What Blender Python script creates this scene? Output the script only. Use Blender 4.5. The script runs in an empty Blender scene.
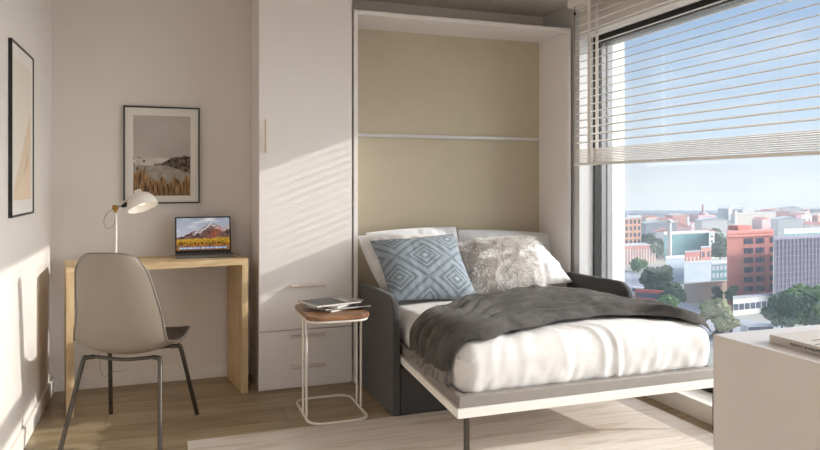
import bpy, bmesh, math, random
from mathutils import Vector, Matrix, noise
random.seed(7)
sc = bpy.context.scene
COL = sc.collection
PI = math.pi
# ------------------------------------------------------------------ camera
F_PX, CX, HZ, EYE = 689.0, 410.0, 184.0, 1.17
TH = math.atan2(245, 689)
FW = (math.sin(TH), math.cos(TH)); RT = (math.cos(TH), -math.sin(TH))
cam_d = bpy.data.cameras.new('camera'); cam = bpy.data.objects.new('camera', cam_d); COL.objects.link(cam)
cam_d.sensor_width = 36; cam_d.lens = F_PX / 820 * 36
cam_d.shift_y = -(225 - HZ) / 820
cam_d.clip_start = .05; cam_d.clip_end = 6000
cam.location = (0, 0, EYE); cam.rotation_euler = (PI/2, 0, -TH)
sc.camera = cam
sc.view_settings.view_transform = 'Standard'; sc.view_settings.look = 'None'
sc.view_settings.gamma = 1; sc.view_settings.use_curve_mapping = False
sc.view_settings.exposure = 0.0
sc.cycles.use_denoising = True
sc.cycles.max_bounces = 14; sc.cycles.diffuse_bounces = 8; sc.cycles.glossy_bounces = 4
sc.cycles.transparent_max_bounces = 12; sc.cycles.sample_clamp_indirect = 6

def ray(px, py):
    a = (px - CX) / F_PX
    return (FW[0] + a*RT[0], FW[1] + a*RT[1], (HZ - py) / F_PX)
def at(px, py, D):                       # a measured point at distance D along the view
    r = ray(px, py); return Vector((r[0]*D, r[1]*D, EYE + r[2]*D))
def atY(px, py, y):
    r = ray(px, py); return at(px, py, y / r[1])
def atX(px, py, x):
    r = ray(px, py); return at(px, py, x / r[0])
def atZ(px, py, z):
    r = ray(px, py); return at(px, py, (z - EYE) / r[2])

# ------------------------------------------------------------------ materials
def lin(c):
    return tuple(((v/255)/12.92 if v/255 <= .04045 else ((v/255+.055)/1.055)**2.4) for v in c) + (1,)
MATS = {}
def mat(name, rgb, rough=.5, metal=0.0, var=.04, scale=8, bump=0.0, bscale=60, spec=.5, sheen=0.0, stretch=(1, 1, 1), rgb2=None, emit=None, emit_s=0.0, coat=0):
    if name in MATS: return MATS[name]
    m = bpy.data.materials.new(name); m.use_nodes = True; MATS[name] = m
    nt = m.node_tree; N = nt.nodes; L = nt.links; b = N['Principled BSDF']
    b.inputs['Roughness'].default_value = rough; b.inputs['Metallic'].default_value = metal
    b.inputs['Specular IOR Level'].default_value = spec
    b.inputs['Sheen Weight'].default_value = sheen
    b.inputs['Coat Weight'].default_value = coat
    tc = N.new('ShaderNodeTexCoord'); mp = N.new('ShaderNodeMapping'); mp.inputs['Scale'].default_value = stretch
    L.new(tc.outputs['Object'], mp.inputs[0])
    n = N.new('ShaderNodeTexNoise'); n.inputs['Scale'].default_value = scale; n.inputs['Detail'].default_value = 6
    L.new(mp.outputs[0], n.inputs['Vector'])
    r = N.new('ShaderNodeValToRGB')
    c = lin(rgb); c2 = lin(rgb2) if rgb2 else tuple(v*(1-2.2*var) for v in c[:3]) + (1,)
    r.color_ramp.elements[0].position = .3; r.color_ramp.elements[0].color = c2
    r.color_ramp.elements[1].position = .7; r.color_ramp.elements[1].color = c
    L.new(n.outputs['Fac'], r.inputs[0]); L.new(r.outputs[0], b.inputs['Base Color'])
    if bump:
        n2 = N.new('ShaderNodeTexNoise'); n2.inputs['Scale'].default_value = bscale; n2.inputs['Detail'].default_value = 4
        L.new(mp.outputs[0], n2.inputs['Vector'])
        bp = N.new('ShaderNodeBump'); bp.inputs['Strength'].default_value = bump; bp.inputs['Distance'].default_value = .01
        L.new(n2.outputs['Fac'], bp.inputs['Height']); L.new(bp.outputs[0], b.inputs['Normal'])
    if emit:
        b.inputs['Emission Color'].default_value = lin(emit); b.inputs['Emission Strength'].default_value = emit_s
    return m
def attr_mat(name, rough=.7, emit=0.0, bump=0.0, bscale=200, sheen=0, spec=.4):
    m = mat(name, (200, 200, 200), rough=rough, bump=bump, bscale=bscale, sheen=sheen, spec=spec)
    nt = m.node_tree; N = nt.nodes; L = nt.links; b = N['Principled BSDF']
    a = N.new('ShaderNodeAttribute'); a.attribute_name = 'pattern'
    for l in list(b.inputs['Base Color'].links): L.remove(l)
    L.new(a.outputs['Color'], b.inputs['Base Color'])
    if emit:
        L.new(a.outputs['Color'], b.inputs['Emission Color']); b.inputs['Emission Strength'].default_value = emit
    return m
def floor_mat():
    m = mat('oak_floor', (176, 152, 118), rough=.38, spec=.4, bump=.06, bscale=40, stretch=(1, 6, 6))
    nt = m.node_tree; N = nt.nodes; L = nt.links; b = N['Principled BSDF']
    for l in list(b.inputs['Base Color'].links): L.remove(l)
    tc = N.new('ShaderNodeTexCoord')
    br = N.new('ShaderNodeTexBrick'); br.offset = .37; br.inputs['Scale'].default_value = 1
    br.inputs['Brick Width'].default_value = 1.35; br.inputs['Row Height'].default_value = .19
    br.inputs['Mortar Size'].default_value = .0015; br.inputs['Mortar Smooth'].default_value = .2
    br.inputs['Color1'].default_value = lin((172, 155, 128)); br.inputs['Color2'].default_value = lin((156, 138, 110)); br.inputs['Mortar'].default_value = lin((120, 98, 72))
    L.new(tc.outputs['Object'], br.inputs['Vector'])
    mp = N.new('ShaderNodeMapping'); mp.inputs['Scale'].default_value = (1.3, 14, 1)
    L.new(tc.outputs['Object'], mp.inputs[0])
    n = N.new('ShaderNodeTexNoise'); n.inputs['Scale'].default_value = 2.2; n.inputs['Detail'].default_value = 8; n.inputs['Distortion'].default_value = .6
    L.new(mp.outputs[0], n.inputs['Vector'])
    r = N.new('ShaderNodeValToRGB'); r.color_ramp.elements[0].position = .32; r.color_ramp.elements[0].color = (.72, .68, .62, 1)
    r.color_ramp.elements[1].position = .66; r.color_ramp.elements[1].color = (1.06, 1.06, 1.06, 1)
    L.new(n.outputs['Fac'], r.inputs[0])
    mx = N.new('ShaderNodeMix'); mx.data_type = 'RGBA'; mx.blend_type = 'MULTIPLY'; mx.inputs[0].default_value = 1
    L.new(br.outputs['Color'], mx.inputs[6]); L.new(r.outputs[0], mx.inputs[7]); L.new(mx.outputs[2], b.inputs['Base Color'])
    return m
def grain_mat(name, a, b_, c, scale=3, stretch=(1.2, 10, 10), rough=.5, bump=.05):
    m = mat(name, a, rough=rough, bump=bump, bscale=30, stretch=stretch)
    nt = m.node_tree; N = nt.nodes; L = nt.links; b = N['Principled BSDF']
    for l in list(b.inputs['Base Color'].links): L.remove(l)
    tc = N.new('ShaderNodeTexCoord'); mp = N.new('ShaderNodeMapping'); mp.inputs['Scale'].default_value = stretch
    L.new(tc.outputs['Object'], mp.inputs[0])
    n = N.new('ShaderNodeTexNoise'); n.inputs['Scale'].default_value = scale; n.inputs['Detail'].default_value = 9; n.inputs['Distortion'].default_value = 1.1
    L.new(mp.outputs[0], n.inputs['Vector'])
    r = N.new('ShaderNodeValToRGB'); e = r.color_ramp.elements
    e[0].position = .3; e[0].color = lin(c); e[1].position = .68; e[1].color = lin(a)
    k = e.new(.48); k.color = lin(b_)
    L.new(n.outputs['Fac'], r.inputs[0]); L.new(r.outputs[0], b.inputs['Base Color'])
    return m
def glass_mat():
    m = bpy.data.materials.new('window_glass'); m.use_nodes = True; nt = m.node_tree; N = nt.nodes; L = nt.links
    N.remove(N['Principled BSDF']); out = N['Material Output']
    t = N.new('ShaderNodeBsdfTransparent'); t.inputs[0].default_value = (.97, .985, .98, 1)
    g = N.new('ShaderNodeBsdfGlossy'); g.inputs['Roughness'].default_value = .02
    f = N.new('ShaderNodeFresnel'); f.inputs[0].default_value = 1.2
    mx = N.new('ShaderNodeMixShader'); L.new(f.outputs[0], mx.inputs[0]); L.new(t.outputs[0], mx.inputs[1]); L.new(g.outputs[0], mx.inputs[2])
    L.new(mx.outputs[0], out.inputs[0]); return m

WALL = mat('wall_paint', (224, 217, 210), rough=.85, var=.012, scale=3, bump=.03, bscale=180)
CEIL = mat('ceiling_paint', (218, 211, 203), rough=.9, var=.01)
WHITE = mat('white_lacquer', (231, 225, 221), rough=.42, var=.01, scale=2)
TRIM = mat('white_trim_paint', (232, 227, 220), rough=.5, var=.01)
FLOOR = floor_mat()
OAK = grain_mat('oak_board', (206, 181, 143), (193, 166, 126), (174, 147, 108), scale=3, stretch=(1.5, 12, 12), rough=.5)
OAKV = grain_mat('oak_board_upright', (206, 181, 143), (193, 166, 126), (174, 147, 108), scale=3, stretch=(12, 12, 1.5), rough=.5)
WALNUT = grain_mat('walnut_board', (160, 118, 82), (124, 86, 58), (80, 54, 36), scale=3, stretch=(2, 14, 14), rough=.4)
RUG = grain_mat('rug_streaked_weave', (222, 213, 205), (216, 205, 194), (199, 184, 169), scale=2.2, stretch=(1.1, 9, 4), rough=.95, bump=.25)
BEIGE = mat('beige_back_panel', (191, 179, 156), rough=.7, var=.02, bump=.08, bscale=300)
STEEL = mat('brushed_steel', (214, 211, 208), rough=.32, metal=.45, var=.02)
GREYM = mat('grey_metal_frame', (150, 143, 137), rough=.45, metal=.3, var=.02)
HANDLE = mat('satin_handle_metal', (214, 200, 186), rough=.45, metal=0.0, var=.02)
BLACKM = mat('black_aluminium', (17, 17, 17), rough=.6, var=.02)
JAMB = mat('jamb_paint', (204, 203, 203), rough=.6, var=.01)
GREYD = mat('dark_grey_seal', (96, 95, 98), rough=.5)
GREYA = mat('grey_aluminium', (142, 141, 142), rough=.4, metal=.3, var=.03)
OUTW = mat('exterior_white_render', (232, 228, 222), rough=.85, var=.02, bump=.05)
BLIND = mat('blind_white_slat', (240, 236, 232), rough=.5, var=.01)
CHARC = mat('charcoal_fabric', (70, 68, 68), rough=.95, var=.12, scale=90, bump=.5, bscale=350, sheen=.2)
SHELL = mat('taupe_plastic_shell', (139, 128, 116), rough=.42, var=.01)
SHELLD = mat('dark_shell_edge', (114, 104, 95), rough=.45, var=.01)
LEGM = mat('dark_metal_legs', (82, 76, 70), rough=.32, metal=.7, var=.02)
WMET = mat('white_powder_metal', (226, 219, 210), rough=.4, var=.01)
LINEN = mat('white_cotton', (219, 216, 214), rough=.9, var=.012, scale=6, bump=.12, bscale=240, sheen=.15)
LINEN2 = mat('cool_white_cotton', (216, 218, 222), rough=.9, var=.015, scale=6, bump=.12, bscale=240, sheen=.15)
THROW = mat('grey_wool_throw', (96, 90, 85), rgb2=(58, 54, 51), rough=.98, var=.16, scale=16, bump=.8, bscale=420, sheen=.12)
FRINGE = mat('fringe_wool', (150, 143, 136), rough=.98, var=.2, scale=60)
BRASS = mat('brass', (190, 150, 84), rough=.3, metal=.9, var=.02)
BLACKP = mat('black_plastic', (30, 30, 31), rough=.4, var=.03)
ALU = mat('laptop_aluminium', (120, 118, 118), rough=.35, metal=.7, var=.02)
PAPER = mat('paper_mount', (226, 221, 213), rough=.9, var=.01)
PAGES = mat('paper_pages', (225, 220, 210), rough=.9, var=.05, scale=60)
GLASS = glass_mat()

# ------------------------------------------------------------------ mesh builder
class MB:
    def __init__(s): s.v = []; s.f = []; s.m = []; s.mats = []; s.c = {}
    def mi(s, m):
        if m not in s.mats: s.mats.append(m)
        return s.mats.index(m)
    def face(s, idx, m): s.f.append(idx); s.m.append(s.mi(m))
    def box(s, a, b, m, M=None):
        n = len(s.v); (x0, y0, z0), (x1, y1, z1) = a, b
        P = [(x0,y0,z0),(x1,y0,z0),(x1,y1,z0),(x0,y1,z0),(x0,y0,z1),(x1,y0,z1),(x1,y1,z1),(x0,y1,z1)]
        for p in P: s.v.append(M @ Vector(p) if M else Vector(p))
        for q in ((3,2,1,0),(4,5,6,7),(0,1,5,4),(1,2,6,5),(2,3,7,6),(3,0,4,7)): s.face([n+i for i in q], m)
        return s
    def tube(s, pts, r, m, k=10, closed=False, cap=True):
        pts = [Vector(p) for p in pts]; n = len(pts); base = len(s.v); up = None
        rr = r if isinstance(r, (list, tuple)) else [r]*n
        for i, p in enumerate(pts):
            if closed: t = pts[(i+1) % n] - pts[i-1]
            else: t = pts[min(i+1, n-1)] - pts[max(i-1, 0)]
            t.normalize()
            if up is None: up = t.orthogonal().normalized()
            up = (up - t*up.dot(t)).normalized(); sd = t.cross(up)
            for j in range(k):
                a = 2*PI*j/k; s.v.append(p + (up*math.cos(a) + sd*math.sin(a))*rr[i])
        for i in range(n if closed else n-1):
            a = base+i*k; b = base+((i+1) % n)*k
            for j in range(k):
                j2 = (j+1) % k; s.face([a+j, a+j2, b+j2, b+j], m)
        if cap and not closed:
            s.face([base+j for j in range(k)][::-1], m); s.face([base+(n-1)*k+j for j in range(k)], m)
        return s
    def lathe(s, prof, m, M=None, k=40, closed_ends=True):   # prof: (r, z) list
        base = len(s.v)
        for (r, z) in prof:
            for j in range(k):
                a = 2*PI*j/k; p = Vector((r*math.cos(a), r*math.sin(a), z)); s.v.append(M @ p if M else p)
        for i in range(len(prof)-1):
            for j in range(k):
                j2 = (j+1) % k; s.face([base+i*k+j, base+i*k+j2, base+(i+1)*k+j2, base+(i+1)*k+j], m)
        if closed_ends:
            s.face([base+j for j in range(k)][::-1], m); s.face([base+(len(prof)-1)*k+j for j in range(k)], m)
        return s
    def prism(s, outline, d, m, M=None):      # outline: list of 3D points (planar), d: extrusion vector
        n = len(s.v); k = len(outline); d = Vector(d)
        for p in outline: q = Vector(p); s.v.append(M @ q if M else q)
        for p in outline: q = Vector(p)+d; s.v.append(M @ q if M else q)
        s.face(list(range(n, n+k))[::-1], m); s.face(list(range(n+k, n+2*k)), m)
        for i in range(k): j = (i+1) % k; s.face([n+i, n+j, n+k+j, n+k+i], m)
        return s
    def grid(s, fn, nu, nv, m, colfn=None, wrap_u=False):
        n = len(s.v); W = nu+1
        for j in range(nv+1):
            for i in range(W):
                s.v.append(Vector(fn(i/nu, j/nv)))
                if colfn: s.c[n + j*W + i] = colfn(i/nu, j/nv)
        for j in range(nv):
            for i in range(nu): s.face([n+j*W+i, n+j*W+i+1, n+(j+1)*W+i+1, n+(j+1)*W+i], m)
        return s
def world(o):
    M = Matrix.Identity(4)
    ch = []
    while o is not None: ch.append(o); o = o.parent
    for q in reversed(ch):
        M = M @ (Matrix.Translation(q.location) @ q.rotation_euler.to_matrix().to_4x4())
    return M
def build(name, mb, parent=None, smooth=False, bevel=0, seg=2, sub=0, solid=0, origin=None, local=False, angle=40, weld=False):
    me = bpy.data.meshes.new(name)
    V = mb.v
    o = bpy.data.objects.new(name, me); COL.objects.link(o)
    if local: 
        o.parent = parent
    else:
        if parent is not None:
            inv = world(parent).inverted(); V = [inv @ p for p in V]; o.parent = parent
        else:
            if origin is None:
                xs = [p.x for p in V]; ys = [p.y for p in V]; zs = [p.z for p in V]
                origin = Vector(((min(xs)+max(xs))/2, (min(ys)+max(ys))/2, min(zs)))
            origin = Vector(origin); V = [p - origin for p in V]; o.location = origin
    me.from_pydata([tuple(p) for p in V], [], mb.f)
    for m in mb.mats: me.materials.append(m)
    for p, i in zip(me.polygons, mb.m): p.material_index = i
    if mb.c:
        ca = me.color_attributes.new('pattern', 'FLOAT_COLOR', 'POINT')
        for i, c in mb.c.items(): ca.data[i].color = (c[0], c[1], c[2], 1)
    bm = bmesh.new(); bm.from_mesh(me)
    if weld: bmesh.ops.remove_doubles(bm, verts=bm.verts, dist=1e-5)
    bmesh.ops.recalc_face_normals(bm, faces=bm.faces); bm.to_mesh(me); bm.free()
    if smooth:
        for p in me.polygons: p.use_smooth = True
        if angle < 180:
            try: me.set_sharp_from_angle(angle=math.radians(angle))
            except Exception: pass
    if solid:
        sm = o.modifiers.new('Solid', 'SOLIDIFY'); sm.thickness = abs(solid); sm.offset = -1 if solid > 0 else 1
    if bevel:
        b = o.modifiers.new('Bevel', 'BEVEL'); b.width = bevel; b.segments = seg; b.limit_method = 'ANGLE'; b.angle_limit = math.radians(35)
    if sub:
        q = o.modifiers.new('Sub', 'SUBSURF'); q.levels = sub; q.render_levels = sub
    return o
def tag(o, label, cat, group=None, kind=None):
    if label: o['label'] = label
    if cat: o['category'] = cat
    if group: o['group'] = group
    if kind: o['kind'] = kind
    return o
def thing(name, loc, rz, label, cat, group=None):
    o = bpy.data.objects.new(name, None); COL.objects.link(o); o.empty_display_size = .1
    o.location = loc; o.rotation_euler = (0, 0, rz)
    return tag(o, label, cat, group)
def struct(name, mb, label=None, parent=None, **k):
    o = build(name, mb, parent, **k)
    if parent is None:
        o['kind'] = 'structure'
        if label: o['label'] = label; o['category'] = name.split('_')[0]
    return o
def dup(root, loc=None, rz=None, label=None, group=None):
    def cp(o, par):
        c = o.copy(); COL.objects.link(c); c.parent = par
        for ch in list(o.children): cp(ch, c)
        return c
    r = cp(root, None)
    if loc is not None: r.location = loc
    if rz is not None: r.rotation_euler = (0, 0, rz)
    if label: r['label'] = label
    if group: r['group'] = group
    return r
def rounded_rect(x0, y0, x1, y1, r, z, n=6):
    P = []
    for (cx, cy, a0) in ((x1-r, y1-r, 0), (x0+r, y1-r, 90), (x0+r, y0+r, 180), (x1-r, y0+r, 270)):
        for i in range(n+1):
            a = math.radians(a0 + 90*i/n); P.append(Vector((cx + r*math.cos(a), cy + r*math.sin(a), z)))
    return P
def bez(P, n=16):
    P = [Vector(p) for p in P]; out = []
    for i in range(len(P)-1):
        p0 = P[max(i-1, 0)]; p1 = P[i]; p2 = P[i+1]; p3 = P[min(i+2, len(P)-1)]
        for k in range(n):
            t = k/n
            out.append(.5*((2*p1) + (p2-p0)*t + (2*p0-5*p1+4*p2-p3)*t*t + (3*p1-p0-3*p2+p3)*t**3))
    out.append(P[-1]); return out
def sm(a, b, x):
    t = max(0, min(1, (x-a)/(b-a))); return t*t*(3-2*t)
def nz(x, y, z=0.0): return noise.noise(Vector((x, y, z)))
def mixc(a, b, t): t = max(0, min(1, t)); return tuple(a[i]*(1-t)+b[i]*t for i in range(3))

# ------------------------------------------------------------------ room shell
XL, XR, YB, YN, ZC = -.6, 2.55, 4.33, -2.8, 2.365
XO = 2.90
struct('floor', MB().box((XL-.15, YN-.15, -.1), (XO, YB+.15, 0), FLOOR), 'pale oak plank floor of the room')
struct('ceiling', MB().box((XL-.15, YN-.15, ZC), (XO, YB+.15, ZC+.15), CEIL), 'plain ceiling of the room')
struct('wall_back', MB().box((XL-.15, YB, 0), (XO, YB+.15, ZC), WALL), 'plain beige wall behind the desk and wardrobe')
struct('wall_left', MB().box((XL-.15, YN, 0), (XL, YB, ZC), WALL), 'pale wall on the left with a framed print')
W0, W1, WZ0, WZ1 = -2.3, 3.868, .088, 2.135
w = MB()
w.box((XR, W1, 0), (XO, YB, ZC), JAMB); w.box((XR, YN, 0), (XO, W0, ZC), TRIM)
w.box((XR, W0, WZ1), (2.812, W1, ZC), WALL); w.box((2.812, W0, 2.2), (XO, W1, ZC), WALL); w.box((XR, W0, 0), (XO, W1, WZ0), TRIM)
struct('wall_right', w, 'window wall on the right with pale reveals')
w = MB()
w.box((XL, YN-.15, 0), (-.2, YN, ZC), WALL); w.box((2.2, YN-.15, 0), (XO, YN, ZC), WALL)
w.box((-.2, YN-.15, 2.2), (2.2, YN, ZC), WALL); w.box((-.2, YN-.15, 0), (2.2, YN, .08), WALL)
struct('wall_rear', w, 'wall behind the viewpoint with a wide opening added for fill daylight')
struct('baseboard_back', MB().box((XL+.014, YB-.014, 0), (.49, YB, .085), TRIM), 'white baseboard along the back wall', bevel=.003)
struct('baseboard_left', MB().box((XL, YN, 0), (XL+.014, YB, .085), TRIM), 'white baseboard along the left wall', bevel=.003)
struct('trim_1', MB().box((2.495, W0, 0), (XR, 3.90, WZ0+.004), TRIM), 'low white plinth running below the window', bevel=.003)
# window 1: black outer frame, grey sash, glass
win = thing('window_1', (2.72, 1.0, WZ0), 0, None, None); win['kind'] = 'structure'; win['label'] = 'wide window with black frame looking over the city'
fr = MB()
fr.box((2.655, W1-.012, WZ0), (2.672, W1, WZ1), BLACKM); fr.box((2.672, W1-.008, WZ0), (2.705, W1, WZ1), BLACKM)
fr.box((2.655, W0, WZ1-.032), (2.705, W1-.012, WZ1), BLACKM)
fr.box((2.655, W0, WZ0+.004), (2.705, W1-.012, WZ0+.05), BLACKM)
build('window_frame', fr, win, bevel=.002)
sa = MB()
sa.box((2.712, W1-.010, WZ0), (2.745, W1, WZ1), GREYA); sa.box((2.745, W1-.006, WZ0), (2.757, W1, WZ1), GREYD); sa.box((2.757, W1-.010, WZ0), (2.80, W1, WZ1), GREYA)
sa.box((2.712, W0, WZ1-.038), (2.80, W1-.010, WZ1), GREYA); sa.box((2.712, W0, WZ0+.004), (2.80, W1-.010, WZ0+.04), BLACKM)
build('window_sash', sa, win, bevel=.002)
for (a, b) in ((-2.26, -.9), (-.84, .6), (.66, W1-.012)):
    build('window_pane', MB().box((2.748, a, WZ0+.04), (2.754, b, WZ1-.038), GLASS), win)
for y in (-.87, .63):
    build('mullion', MB().box((2.712, y-.03, WZ0+.04), (2.80, y+.03, WZ1-.038), GREYA), win, bevel=.002)
# outer reveal
struct('trim_2', MB().box((2.802, W1-.006, WZ0), (2.893, W1, WZ1), OUTW), 'sunlit white outer reveal beside the window')
# added rear window, unseen, lets fill daylight into the room
win_fill = thing('window_fill', (1.0, YN-.08, .08), 0, None, None); win_fill['kind'] = 'structure'; win_fill['label'] = 'unseen rear window added to let in fill daylight'
f2 = MB()
f2.box((-.2, YN-.1, .08), (-.15, YN-.05, 2.2), BLACKM); f2.box((2.15, YN-.1, .08), (2.2, YN-.05, 2.2), BLACKM)
f2.box((-.15, YN-.1, .08), (2.15, YN-.05, .13), BLACKM); f2.box((-.15, YN-.1, 2.15), (2.15, YN-.05, 2.2), BLACKM)
build('window_frame', f2, win_fill); build('window_pane', MB().box((-.15, YN-.078, .13), (2.15, YN-.072, 2.15), GLASS), win_fill)

# ------------------------------------------------------------------ venetian blind
bx = 2.475
bl = thing('venetian_blind', (bx, 2.4, 1.29), 0, 'white slatted blind half lowered over the wide window', 'blind')
BY0, BY1 = 1.75, 3.778
h = MB(); h.box((bx-.045, BY0-.02, 2.292), (bx+.045, BY1+.045, 2.345), BLIND)
build('headrail', h, bl, bevel=.004)
b = MB(); b.box((bx-.026, BY0, 1.287), (bx+.026, BY1, 1.303), BLIND); build('bottom_rail', b, bl, bevel=.004)
def slat(z, tilt, name='slat'):
    s = MB(); hw = .025; n = 4; t = .0030
    up = []; dn = []
    for i in range(n+1):
        q = -1+2*i/n; x = bx + q*hw*math.cos(tilt); zz = z + q*hw*math.sin(tilt) + .0025*(1-q*q)
        up.append((x, zz))
    pts = [(x, BY0+.01, zz+t/2) for x, zz in up] + [(x, BY0+.01, zz-t/2) for x, zz in reversed(up)]
    s.prism(pts, (0, BY1-BY0-.02, 0), BLIND)
    o = build(name, s, bl, smooth=True, angle=50); return o
z = 1.4316; k = 0
while z < 2.285:
    slat(z, .27); z += .0462
for i in range(9): slat(1.3095 + i*.0094, .02)
for y in (BY1-.17, 2.22):
    t = MB(); t.box((bx-.0285, y-.016, 1.303), (bx-.0278, y+.016, 2.292), BLIND); t.box((bx+.0278, y-.016, 1.303), (bx+.0285, y+.016, 2.292), BLIND) if y > 3 else None
    if y < 3:
        t = MB(); t.tube([(bx-.0285, y, 1.303), (bx-.0285, y, 2.292)], .0006, BLIND, k=6)
    build('ladder_tape', t, bl)
c = MB(); c.tube([(bx-.032, BY1-.02, 2.29), (bx-.032, BY1-.02, 2.0)], .0014, BLACKM, k=8); c.lathe([(.002, 2.235), (.006, 2.24), (.006, 2.255), (.002, 2.26)], BLACKM, Matrix.Translation((bx-.032, BY1-.02, 0)), k=12)
build('pull_cord', c, bl)

# ------------------------------------------------------------------ wardrobe
YF = 3.93
wr = thing('wardrobe', (.766, 4.13, 0), 0, 'tall white wardrobe with doors above drawers, left of the wall bed', 'wardrobe')
b = MB(); b.box((.498, YF+.02, 0), (1.035, YB-.005, ZC-.01), WHITE); build('body', b, wr)
d = build('door', MB().box((.498, YF, .338), (1.035, YF+.0185, ZC-.012), WHITE), wr, bevel=.0015)
def handle(mb, p0, p1, out=(0, -1, 0)):
    p0 = Vector(p0); p1 = Vector(p1); o = Vector(out)*.028; d = (p1-p0).normalized()*.012
    for p, s in ((p0, 1), (p1, -1)): mb.tube([p+d*s, p+d*s+o], .0045, HANDLE, k=8)
    mb.tube([p0+o, p1+o], .0085, HANDLE, k=10); return mb
build('door_handle', handle(MB(), (.533, YF, 1.345), (.533, YF, 1.53)), d, smooth=True)
build('door_handle', handle(MB(), (.672, YF, .590), (.872, YF, .590)), d, smooth=True)
for (z0, z1, hz) in ((.1757, .334, .303), (.012, .1750, .130)):
    dr = build('drawer', MB().box((.498, YF, z0), (1.035, YF+.0185, z1), WHITE), wr)
    build('drawer_handle', handle(MB(), (.672, YF, hz), (.872, YF, hz)), dr, smooth=True)

# ------------------------------------------------------------------ wall bed cabinet and platform
def slope(y): return .067*(y-2.594)
mb_ = thing('wall_bed', (1.785, 4.1, 0), 0, 'tall white wall bed cabinet with beige back and lowered bed platform', 'wall bed')
build('side_panel', MB().box((1.047, YF, 0), (1.071, 4.325, 2.171), WHITE), mb_, bevel=.0015)
build('side_panel', MB().box((2.501, YF, 0), (2.525, 4.325, 2.171), WHITE), mb_, bevel=.0015)
build('top_panel', MB().box((1.047, YF, 2.171), (2.525, 4.325, 2.196), WHITE), mb_, bevel=.0015)
o = build('back_panel', MB().box((1.071, 4.3, 0), (2.501, 4.324, 2.171), BEIGE), mb_); o['label'] = 'beige back panel'
o = build('metal_rail', MB().box((1.0715, 4.282, 1.474), (2.5005, 4.3, 1.497), STEEL), mb_, bevel=.003); o['label'] = 'slim metal rail'
PX0, PX1, PY0, PY1 = 1.12, 2.482, 2.57, 4.27
def sheared(mb):
    for p in mb.v: p.z += slope(p.y)
    return mb
pf = build('platform', sheared(MB().box((PX0, PY0, .216), (PX1, PY1, .253), TRIM)), mb_, bevel=.002); pf['label'] = 'white underside panel of the platform'
fm = MB(); q = .012
fm.box((PX0+q, PY0+q, .2532), (PX1-q, PY0+q+.035, .300), GREYM)
fm.box((PX0+q, PY0+q+.035, .2532), (PX0+q+.03, PY1-q, .300), GREYM); fm.box((PX1-q-.03, PY0+q+.035, .2532), (PX1-q, PY1-q, .300), GREYM)
o = build('bed_frame', sheared(fm), mb_, bevel=.003); o['label'] = 'grey metal tray frame'
for x in (1.175, 2.470):
    build('leg', MB().box((x-.011, 2.60, 0), (x+.011, 2.612, .217), LEGM), mb_)

# sofa under the bed
so = thing('sofa_base', (1.79, 3.6, 0), 0, 'charcoal fabric sofa under the bed with two thin rounded armrests', 'sofa')
for (xa, xb) in ((1.077, 1.113), (2.486, 2.522)):
    out = [(xa, 3.925, 0.004), (xa, 3.925, .592)]
    R = .11; cz, cy = .604-R, 3.275+R
    for i in range(13):
        a = math.radians(90 + 90*i/12); out.append((xa, cy + R*math.cos(a), cz + R*math.sin(a)))
    out += [(xa, 3.275, .004)]
    build('armrest', MB().prism(out, (xb-xa, 0, 0), CHARC), so, smooth=True, bevel=.01, seg=3, angle=60)
build('seat_base', MB().box((1.115, 3.285, .003), (2.484, 3.92, .235), CHARC), so, bevel=.012, seg=3)

# mattress + duvet
DX0, DX1, DY0, DY1, DZ0, DZ1 = 1.165, 2.476, 2.625, 4.22, .262, .500
ms = build('mattress', MB().box((DX0+.03, DY0+.035, .372), (DX1-.03, DY1, .462), LINEN2), mb_, bevel=.02, seg=3)
RX = .072
def bed_point(a, t, off=0.0):
    """a: arc position across the bed from the left top corner line, t: y; rounded side profile."""
    W = DX1-DX0; Ltop = W-2*RX; q = RX*PI/2
    def prof(s):       # s measured from the left start of flat top
        if s < 0:
            if s > -q:
                th = -s/RX; return (DX0+RX - (RX+off)*math.sin(th), DZ1-RX + (RX+off)*math.cos(th))
            return (DX0-off - .015*math.sin(min(1, (-s-q)/.1)*1.4), DZ1-RX-(-s-q))
        if s > Ltop:
            s2 = s-Ltop
            if s2 < q:
                th = s2/RX; return (DX1-RX + (RX+off)*math.sin(th), DZ1-RX + (RX+off)*math.cos(th))
            return (DX1+off, DZ1-RX-(s2-q))
        return (DX0+RX+s, DZ1+off)
    x, z = prof(a); return Vector((x, t, z + crown(x, t)))
def crown(x, y):
    u = (x-DX0)/(DX1-DX0); u = max(0, min(1, u))
    return .022*math.sin(PI*u)**.6 - .004 + .012*nz(x*2.3, y*2.3, 4) 
def fold(y_, v, w):          # soft ridge
    return math.exp(-((y_-v)/w)**2)
dv = MB(); AMK = {True: 1.0, False: .45}
NU, NV = 190, 150
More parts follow.
